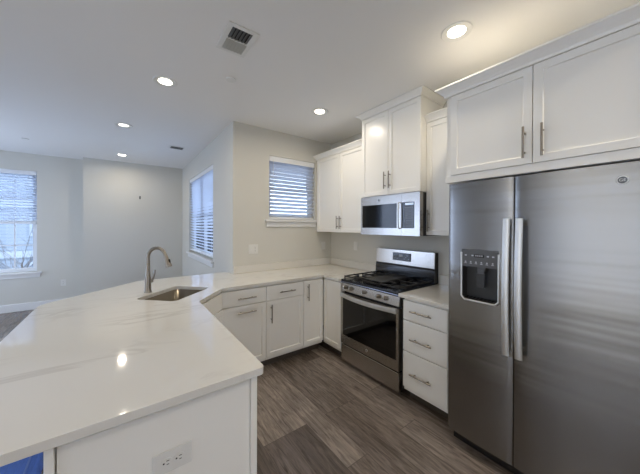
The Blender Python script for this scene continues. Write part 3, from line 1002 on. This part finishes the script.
def grate(x0, x1, centre=False):
    b = MB()
    ya, yb = -0.022, 0.545
    zt = 0.951 if not centre else 0.943
    s = 0.006
    b.box(x0, x1, ya, ya+2*s, zt-0.014, zt).box(x0, x1, yb-2*s, yb, zt-0.014, zt)
    b.box(x0, x0+2*s, ya, yb, zt-0.014, zt).box(x1-2*s, x1, ya, yb, zt-0.014, zt)
    ym = (ya+yb)/2
    b.box(x0, x1, ym-s, ym+s, zt-0.014, zt)
    xm = (x0+x1)/2
    for yc in ((ya+ym)/2, (yb+ym)/2):
        for dx, dy in ((1, 0), (-1, 0), (0, 1), (0, -1)):
            if dx: b.box(xm+dx*0.03, x1 if dx > 0 else x0, yc-s*0.8, yc+s*0.8, zt-0.012, zt+0.004)
            else: b.box(xm-s*0.8, xm+s*0.8, yc+dy*0.03, yc+dy*(ym-ya)/2, zt-0.012, zt+0.004)
    for xx in (x0+s, x1-s):
        for yy in (ya+s, ym, yb-s): b.box(xx-s, xx+s, yy-s, yy+s, 0.9152, zt-0.013)
    b.build('grate', 'iron', rg, bevel=0.002, seg=1)
grate(0.018, 0.255); grate(RW/2-0.117, RW/2+0.117, True); grate(RW-0.255, RW-0.018)
# backguard
MB().profile_x([(0.505, 0.9155), (0.582, 0.9155), (0.582, 1.225), (0.530, 1.225), (0.521, 1.062), (0.512, 1.045)], 0.0, RW).build('backguard', 'black', rg, bevel=0.002)
bp_ = MB()
bp_.hexa([(0.003, 0.512, 1.064), (RW-0.003, 0.512, 1.064), (RW-0.003, 0.5195, 1.064), (0.003, 0.5195, 1.064), (0.003, 0.518, 1.230), (RW-0.003, 0.518, 1.230), (RW-0.003, 0.5285, 1.230), (0.003, 0.5285, 1.230)])
bg_ = bp_.build('backguard_panel', 'steel', rg, bevel=0.004)
MB().box(0.255, 0.49, 0.508, 0.5135, 1.108, 1.196).build('clock_display', 'blackglass', rg, bevel=0.002)
b = MB()
for i in range(3): b.box(0.275+i*0.02, 0.281+i*0.02, 0.5072, 0.5079, 1.13+0.01*(i % 2), 1.134+0.01*(i % 2))
for i in range(4): b.box(0.41+i*0.018, 0.415+i*0.018, 0.5072, 0.5079, 1.13+0.018*(i % 3), 1.135+0.018*(i % 3))
b.box(0.345, 0.385, 0.5072, 0.5079, 1.155, 1.175)
b.build('display_marks', 'print', rg)

# ---------------------------------------------------------------- microwave
MWW = 0.745
mw = thing('microwave', 'stainless over-the-range microwave with dark window and keypad', 'microwave', (2.235, 2.154, 1.402), FACE_LEFT)
MHT = 0.408
MB().box(0.001, MWW-0.001, 0, XW-0.002-2.235, 0.0, MHT).build('body', 'black', mw, bevel=0.002)
ym = -0.055
kx0, kx1 = 0.548, 0.690
b = MB()
wx0, wx1, wz0, wz1 = 0.022, 0.492, 0.072, 0.318
b.box(0, wx0, ym, -0.001, 0.0, MHT).box(wx0, wx1, ym, -0.001, 0.0, wz0).box(wx0, wx1, ym, -0.001, wz1, MHT).box(wx1, 0.546, ym, -0.001, 0, MHT)
md = b.build('door', 'steel', mw)
MB().box(wx0, wx1, ym+0.001, ym+0.012, wz0, wz1).build('window', 'blackglass', md)
b = MB()
b.tube([(0.53, ym, 0.325), (0.53, ym-0.026, 0.316), (0.53, ym-0.03, 0.195), (0.53, ym-0.026, 0.077), (0.53, ym, 0.068)], 0.006, 12)
b.build('handle', 'handle', md, smooth=True)
badge(md, 0.262, ym, 0.365, 0.012)
b = MB()
b.box(0.5475, kx0+0.003, ym, -0.001, 0.0, MHT).box(kx0+0.003, kx1, ym, -0.001, 0.0, wz0).box(kx0+0.003, kx1, ym, -0.001, 0.322, MHT).box(kx1, MWW, ym, -0.001, 0.0, MHT)
b.build('control_frame', 'steel', mw)
kp = MB().box(kx0+0.0035, kx1-0.0005, ym+0.001, ym+0.01, wz0+0.0005, 0.3215).build('keypad', 'blackglass', mw)
b = MB()
for r_ in range(8):
    for c_ in range(4):
        x = kx0+0.042+c_*0.024; z = 0.09+r_*0.025
        b.box(x+0.002, x+0.009, ym+0.0002, ym+0.0009, z, z+0.007)
b.build('key_labels', 'print', kp)
MB().box(kx0+0.04, kx1-0.012, ym+0.0002, ym+0.0009, 0.294, 0.313).build('display_screen', 'display', kp)
MB().box(0.25, 0.50, 0.03, 0.16, -0.006, -0.0005).build('vent_grille', 'black', mw)

# ---------------------------------------------------------------- electrical plates
def plate(name, label, cat, loc, rotz, w, h, kind, horizontal=False, group=None):
    """front towards local -Y"""
    root = thing(name, label, cat, loc, rotz, group)
    MB().box(-w/2, w/2, -0.006, -0.0005, -h/2, h/2).build('cover_plate', 'plastic', root, bevel=0.0025)
    def receptacle(cx_, cz_, rot=0):
        pts = round_rect(0.030, 0.034, 0.012, 4)
        b = MB()
        a = [b.bm.verts.new((cx_+(x if not rot else y), -0.0085, cz_+(y if not rot else x))) for x, y in pts]
        c = [b.bm.verts.new((v.co.x, -0.0055, v.co.z)) for v in a]
        b.bm.faces.new(a); b.bm.faces.new(list(reversed(c)))
        for i in range(len(a)): b.bm.faces.new((a[i], a[(i+1) % len(a)], c[(i+1) % len(a)], c[i]))
        o = b.build('receptacle', 'plastic', root)
        s = MB()
        for (dx, dz, sw, sh) in ((-0.006, 0.004, 0.0022, 0.009), (0.006, 0.004, 0.0022, 0.0075), (0, -0.0085, 0.005, 0.005)):
            if rot: dx, dz, sw, sh = dz, -dx, sh, sw
            s.box(cx_+dx-sw/2, cx_+dx+sw/2, -0.0092, -0.00855, cz_+dz-sh/2, cz_+dz+sh/2)
        s.build('socket_slots', 'slot', o)
    if kind == 'duplex':
        for s in (-1, 1):
            if horizontal: receptacle(s*0.0195, 0, 1)
            else: receptacle(0, s*0.0195)
    elif kind == 'double':       # switch beside receptacles
        MB().box(-0.0335-0.014, -0.0335+0.014, -0.009, -0.0055, -0.03, 0.03).build('rocker', 'plastic', root, bevel=0.002)
        for s in (-1, 1): receptacle(0.024, s*0.0195)
    else:
        MB().box(-0.014, 0.014, -0.009, -0.0055, -0.03, 0.03).build('rocker', 'plastic', root, bevel=0.002)
    b = MB()
    for s in ((-1, 1) if not horizontal else (0,)): b.lathe([(0.003, -0.0055), (0.003, -0.0072), (0.0005, -0.0072)], (0, 0, s*0.045 if kind != 'duplex' else 0), 'Y', 10)
    b.build('plate_screws', 'plastic', root)
    return root
plate('power_outlet', 'white horizontal duplex outlet on the peninsula end panel', 'outlet', (0.141, 1.0535, 0.674), 0, 0.122, 0.076, 'duplex', True, None)
plate('power_outlet', 'white double-wide switch and outlet plate on wall left of small window', 'outlet', (1.318, YB-0.0002, 1.2), 0, 0.125, 0.118, 'double')
plate('power_outlet', 'white wall outlet left of the forward-standing far wall', 'outlet', (-0.885, YFL-0.0002, 0.43), 0, 0.075, 0.118, 'duplex')
plate('light_switch', 'white switch plate on window wall below the corner wall cabinet', 'switch', (2.425, YB-0.0002, 1.20), 0, 0.073, 0.118, 'switch')
plate('light_switch', 'white switch plate on wall left of the range backguard', 'switch', (XW-0.0002, 2.64, 1.22), FACE_LEFT, 0.073, 0.118, 'switch')
hk = thing('wall_hook', 'tiny metal picture hook on the far blank wall', 'hook', (0.283, YF-0.0002, 2.06))
MB().box(-0.012, 0.012, -0.004, -0.0005, -0.03, 0.03).tube([(0, -0.004, -0.01), (0, -0.02, -0.025), (0, -0.022, -0.008)], 0.003, 8).build('hook', 'darkgrey', hk)

# ---------------------------------------------------------------- ceiling items
def downlight(loc, label, power=6.5, lens='lamp'):
    root = thing('recessed_downlight', label, 'ceiling light', loc, 0, 'round recessed ceiling downlights')
    b = MB()
    bm = b.bm
    prof = [(0.053, -0.0003), (0.060, -0.003), (0.090, -0.006), (0.094, -0.0005), (0.053, -0.0002)]
    rings = [[bm.verts.new((r*math.cos(2*PI*k/36), r*math.sin(2*PI*k/36), z)) for k in range(36)] for r, z in prof]
    for i in range(len(rings)):
        j = (i+1) % len(rings)
        for k in range(36): bm.faces.new((rings[i][k], rings[i][(k+1) % 36], rings[j][(k+1) % 36], rings[j][k]))
    b.build('trim_ring', 'lamp_metal', root, smooth=True)
    MB().lathe([(0.052, -0.0005), (0.052, -0.003), (0.0005, -0.003)], seg=32).build('lens', lens, root)
    l = bpy.data.lights.new('downlight_beam', 'AREA')
    l.shape = 'DISK'; l.size = 0.10; l.energy = power; l.color = (1.0, 0.88, 0.72); l.spread = math.radians(170)
    lo = bpy.data.objects.new('downlight_beam', l); COL.objects.link(lo)
    lo.parent = root; lo.location = (0, 0, -0.008)
    return root
LIGHTS = [(0.298, 2.67, 'round recessed downlight nearest the square vent, over the peninsula'), (1.73, 0.86, 'round recessed downlight above the refrigerator and its cabinet'),
          (0.01, 4.14, 'small recessed downlight at left, middle of the row over the living room'), (1.737, 2.35, 'round recessed downlight in front of the tall microwave cabinet'),
          (-0.01, 5.91, 'farthest small recessed downlight, near the blank far wall')]
for x, y, lb in LIGHTS: downlight((x, y, ZC-0.0002), lb, power={4.14: 0.7, 5.91: 4.5, 2.35: 4.5, 0.86: 4.5, 2.67: 5.0}[y], lens='lamp_dim' if y == 4.14 else 'lamp')
for x, y, lb in ((1.73, -0.75, 'added unseen recessed downlight behind the viewer on the refrigerator side'), (0.1, -1.25, 'added unseen recessed downlight behind the viewer in line with the peninsula'), (-1.9, 1.0, 'added unseen recessed downlight left of the viewer')):
    downlight((x, y, ZC-0.0002), lb, power={0.1: 3.0, 1.73: 13.0}.get(x, 6.0))  # added lamps out of view, placed to light the room

# large register over the peninsula
vt = thing('ceiling_vent', 'square white two-way ceiling register above the near peninsula', 'vent', (0.622, 1.787, ZC-0.0002), 0.0, None)
b = MB()
hx, hy = 0.10, 0.147
ix, iy = 0.066, 0.118
for (x0, x1, y0, y1) in ((-hx, -ix, -hy, hy), (ix, hx, -hy, hy), (-ix, ix, -hy, -iy), (-ix, ix, iy, hy), (-ix, ix, -0.006, 0.006)):
    b.box(x0, x1, y0, y1, -0.008, -0.0005)
b.build('vent_frame', 'lamp_metal', vt, bevel=0.002)
for (y0, y1, sgn) in ((-iy, -0.006, 1), (0.006, iy, -1)):
    MB().box(-ix, ix, y0, y1, -0.0012, -0.0004).build('duct_opening', 'voiddark', vt)
    b = MB()
    for k in range(6):
        x = -ix+0.011+k*0.0225
        dx = 0.009 if sgn > 0 else -0.0125
        b.hexa([(x-dx-0.001, y0, -0.011), (x-dx+0.001, y0, -0.011), (x-dx+0.001, y1, -0.011), (x-dx-0.001, y1, -0.011),
                (x+dx-0.001, y0, -0.0015), (x+dx+0.001, y0, -0.0015), (x+dx+0.001, y1, -0.0015), (x+dx-0.001, y1, -0.0015)])
    b.build('vent_slats', 'midgrey' if sgn > 0 else 'ventshade', vt)  # shade of the opposed slats put into colour, one tone per half
v2 = thing('ceiling_vent', 'small distant ceiling register near the side wall window', 'vent', (0.70, 4.81, ZC-0.0002), 0.0, None)
MB().box(-0.11, 0.11, -0.085, 0.085, -0.007, -0.0005).build('vent_frame', 'lamp_metal', v2, bevel=0.002)
b = MB()
for k in range(7): b.box(-0.088, 0.088, -0.062+k*0.019, -0.052+k*0.019, -0.0085, -0.0072)
b.build('vent_slats', 'voiddark', v2)
for x, y, lb in ((0.745, 2.29, 'flat white sprinkler cover disc on ceiling near the square vent'), (-1.14, 5.66, 'flat white sprinkler cover disc on ceiling at the far left')):
    o = MB().lathe([(0.04, -0.0005), (0.042, -0.003), (0.04, -0.008), (0.0005, -0.009)], seg=28).build('sprinkler_cover', 'lamp_metal', None, smooth=True)
    o.location = (x, y, ZC-0.0002)
    tag(o, lb, 'sprinkler cover')

# ---------------------------------------------------------------- counter stool (blue) tucked under the overhang
st = thing('counter_stool', 'blue upholstered counter stool tucked under the peninsula overhang', 'stool', (-0.46, 1.215, 0))
b = MB().box(-0.225, 0.225, -0.2, 0.2, 0.575, 0.678)
b.build('seat', 'blue', st, bevel=0.03, seg=4)
b = MB()
rr = [(x, y, 0.6775) for x, y in round_rect(0.40, 0.35, 0.04, 5)]
b.tube(rr+[rr[0]], 0.003, 6)
b.build('piping', 'piping', st.children[0], smooth=True)
MB().box(-0.205, 0.205, -0.18, 0.18, 0.54, 0.5745).build('seat_rail', 'stoolwood', st, bevel=0.003)
for sx in (-1, 1):
    for sy in (-1, 1):
        MB().hexa([(sx*0.2-0.015, sy*0.175-0.015, 0), (sx*0.2+0.015, sy*0.175-0.015, 0), (sx*0.2+0.015, sy*0.175+0.015, 0), (sx*0.2-0.015, sy*0.175+0.015, 0),
                   (sx*0.18-0.019, sy*0.155-0.019, 0.5395), (sx*0.18+0.019, sy*0.155-0.019, 0.5395), (sx*0.18+0.019, sy*0.155+0.019, 0.5395), (sx*0.18-0.019, sy*0.155+0.019, 0.5395)]).build('leg', 'stoolwood', st)
for sy in (-1, 1):
    MB().box(-0.175, 0.175, sy*0.168-0.01, sy*0.168+0.01, 0.2, 0.23).build('footrest', 'stoolwood', st)
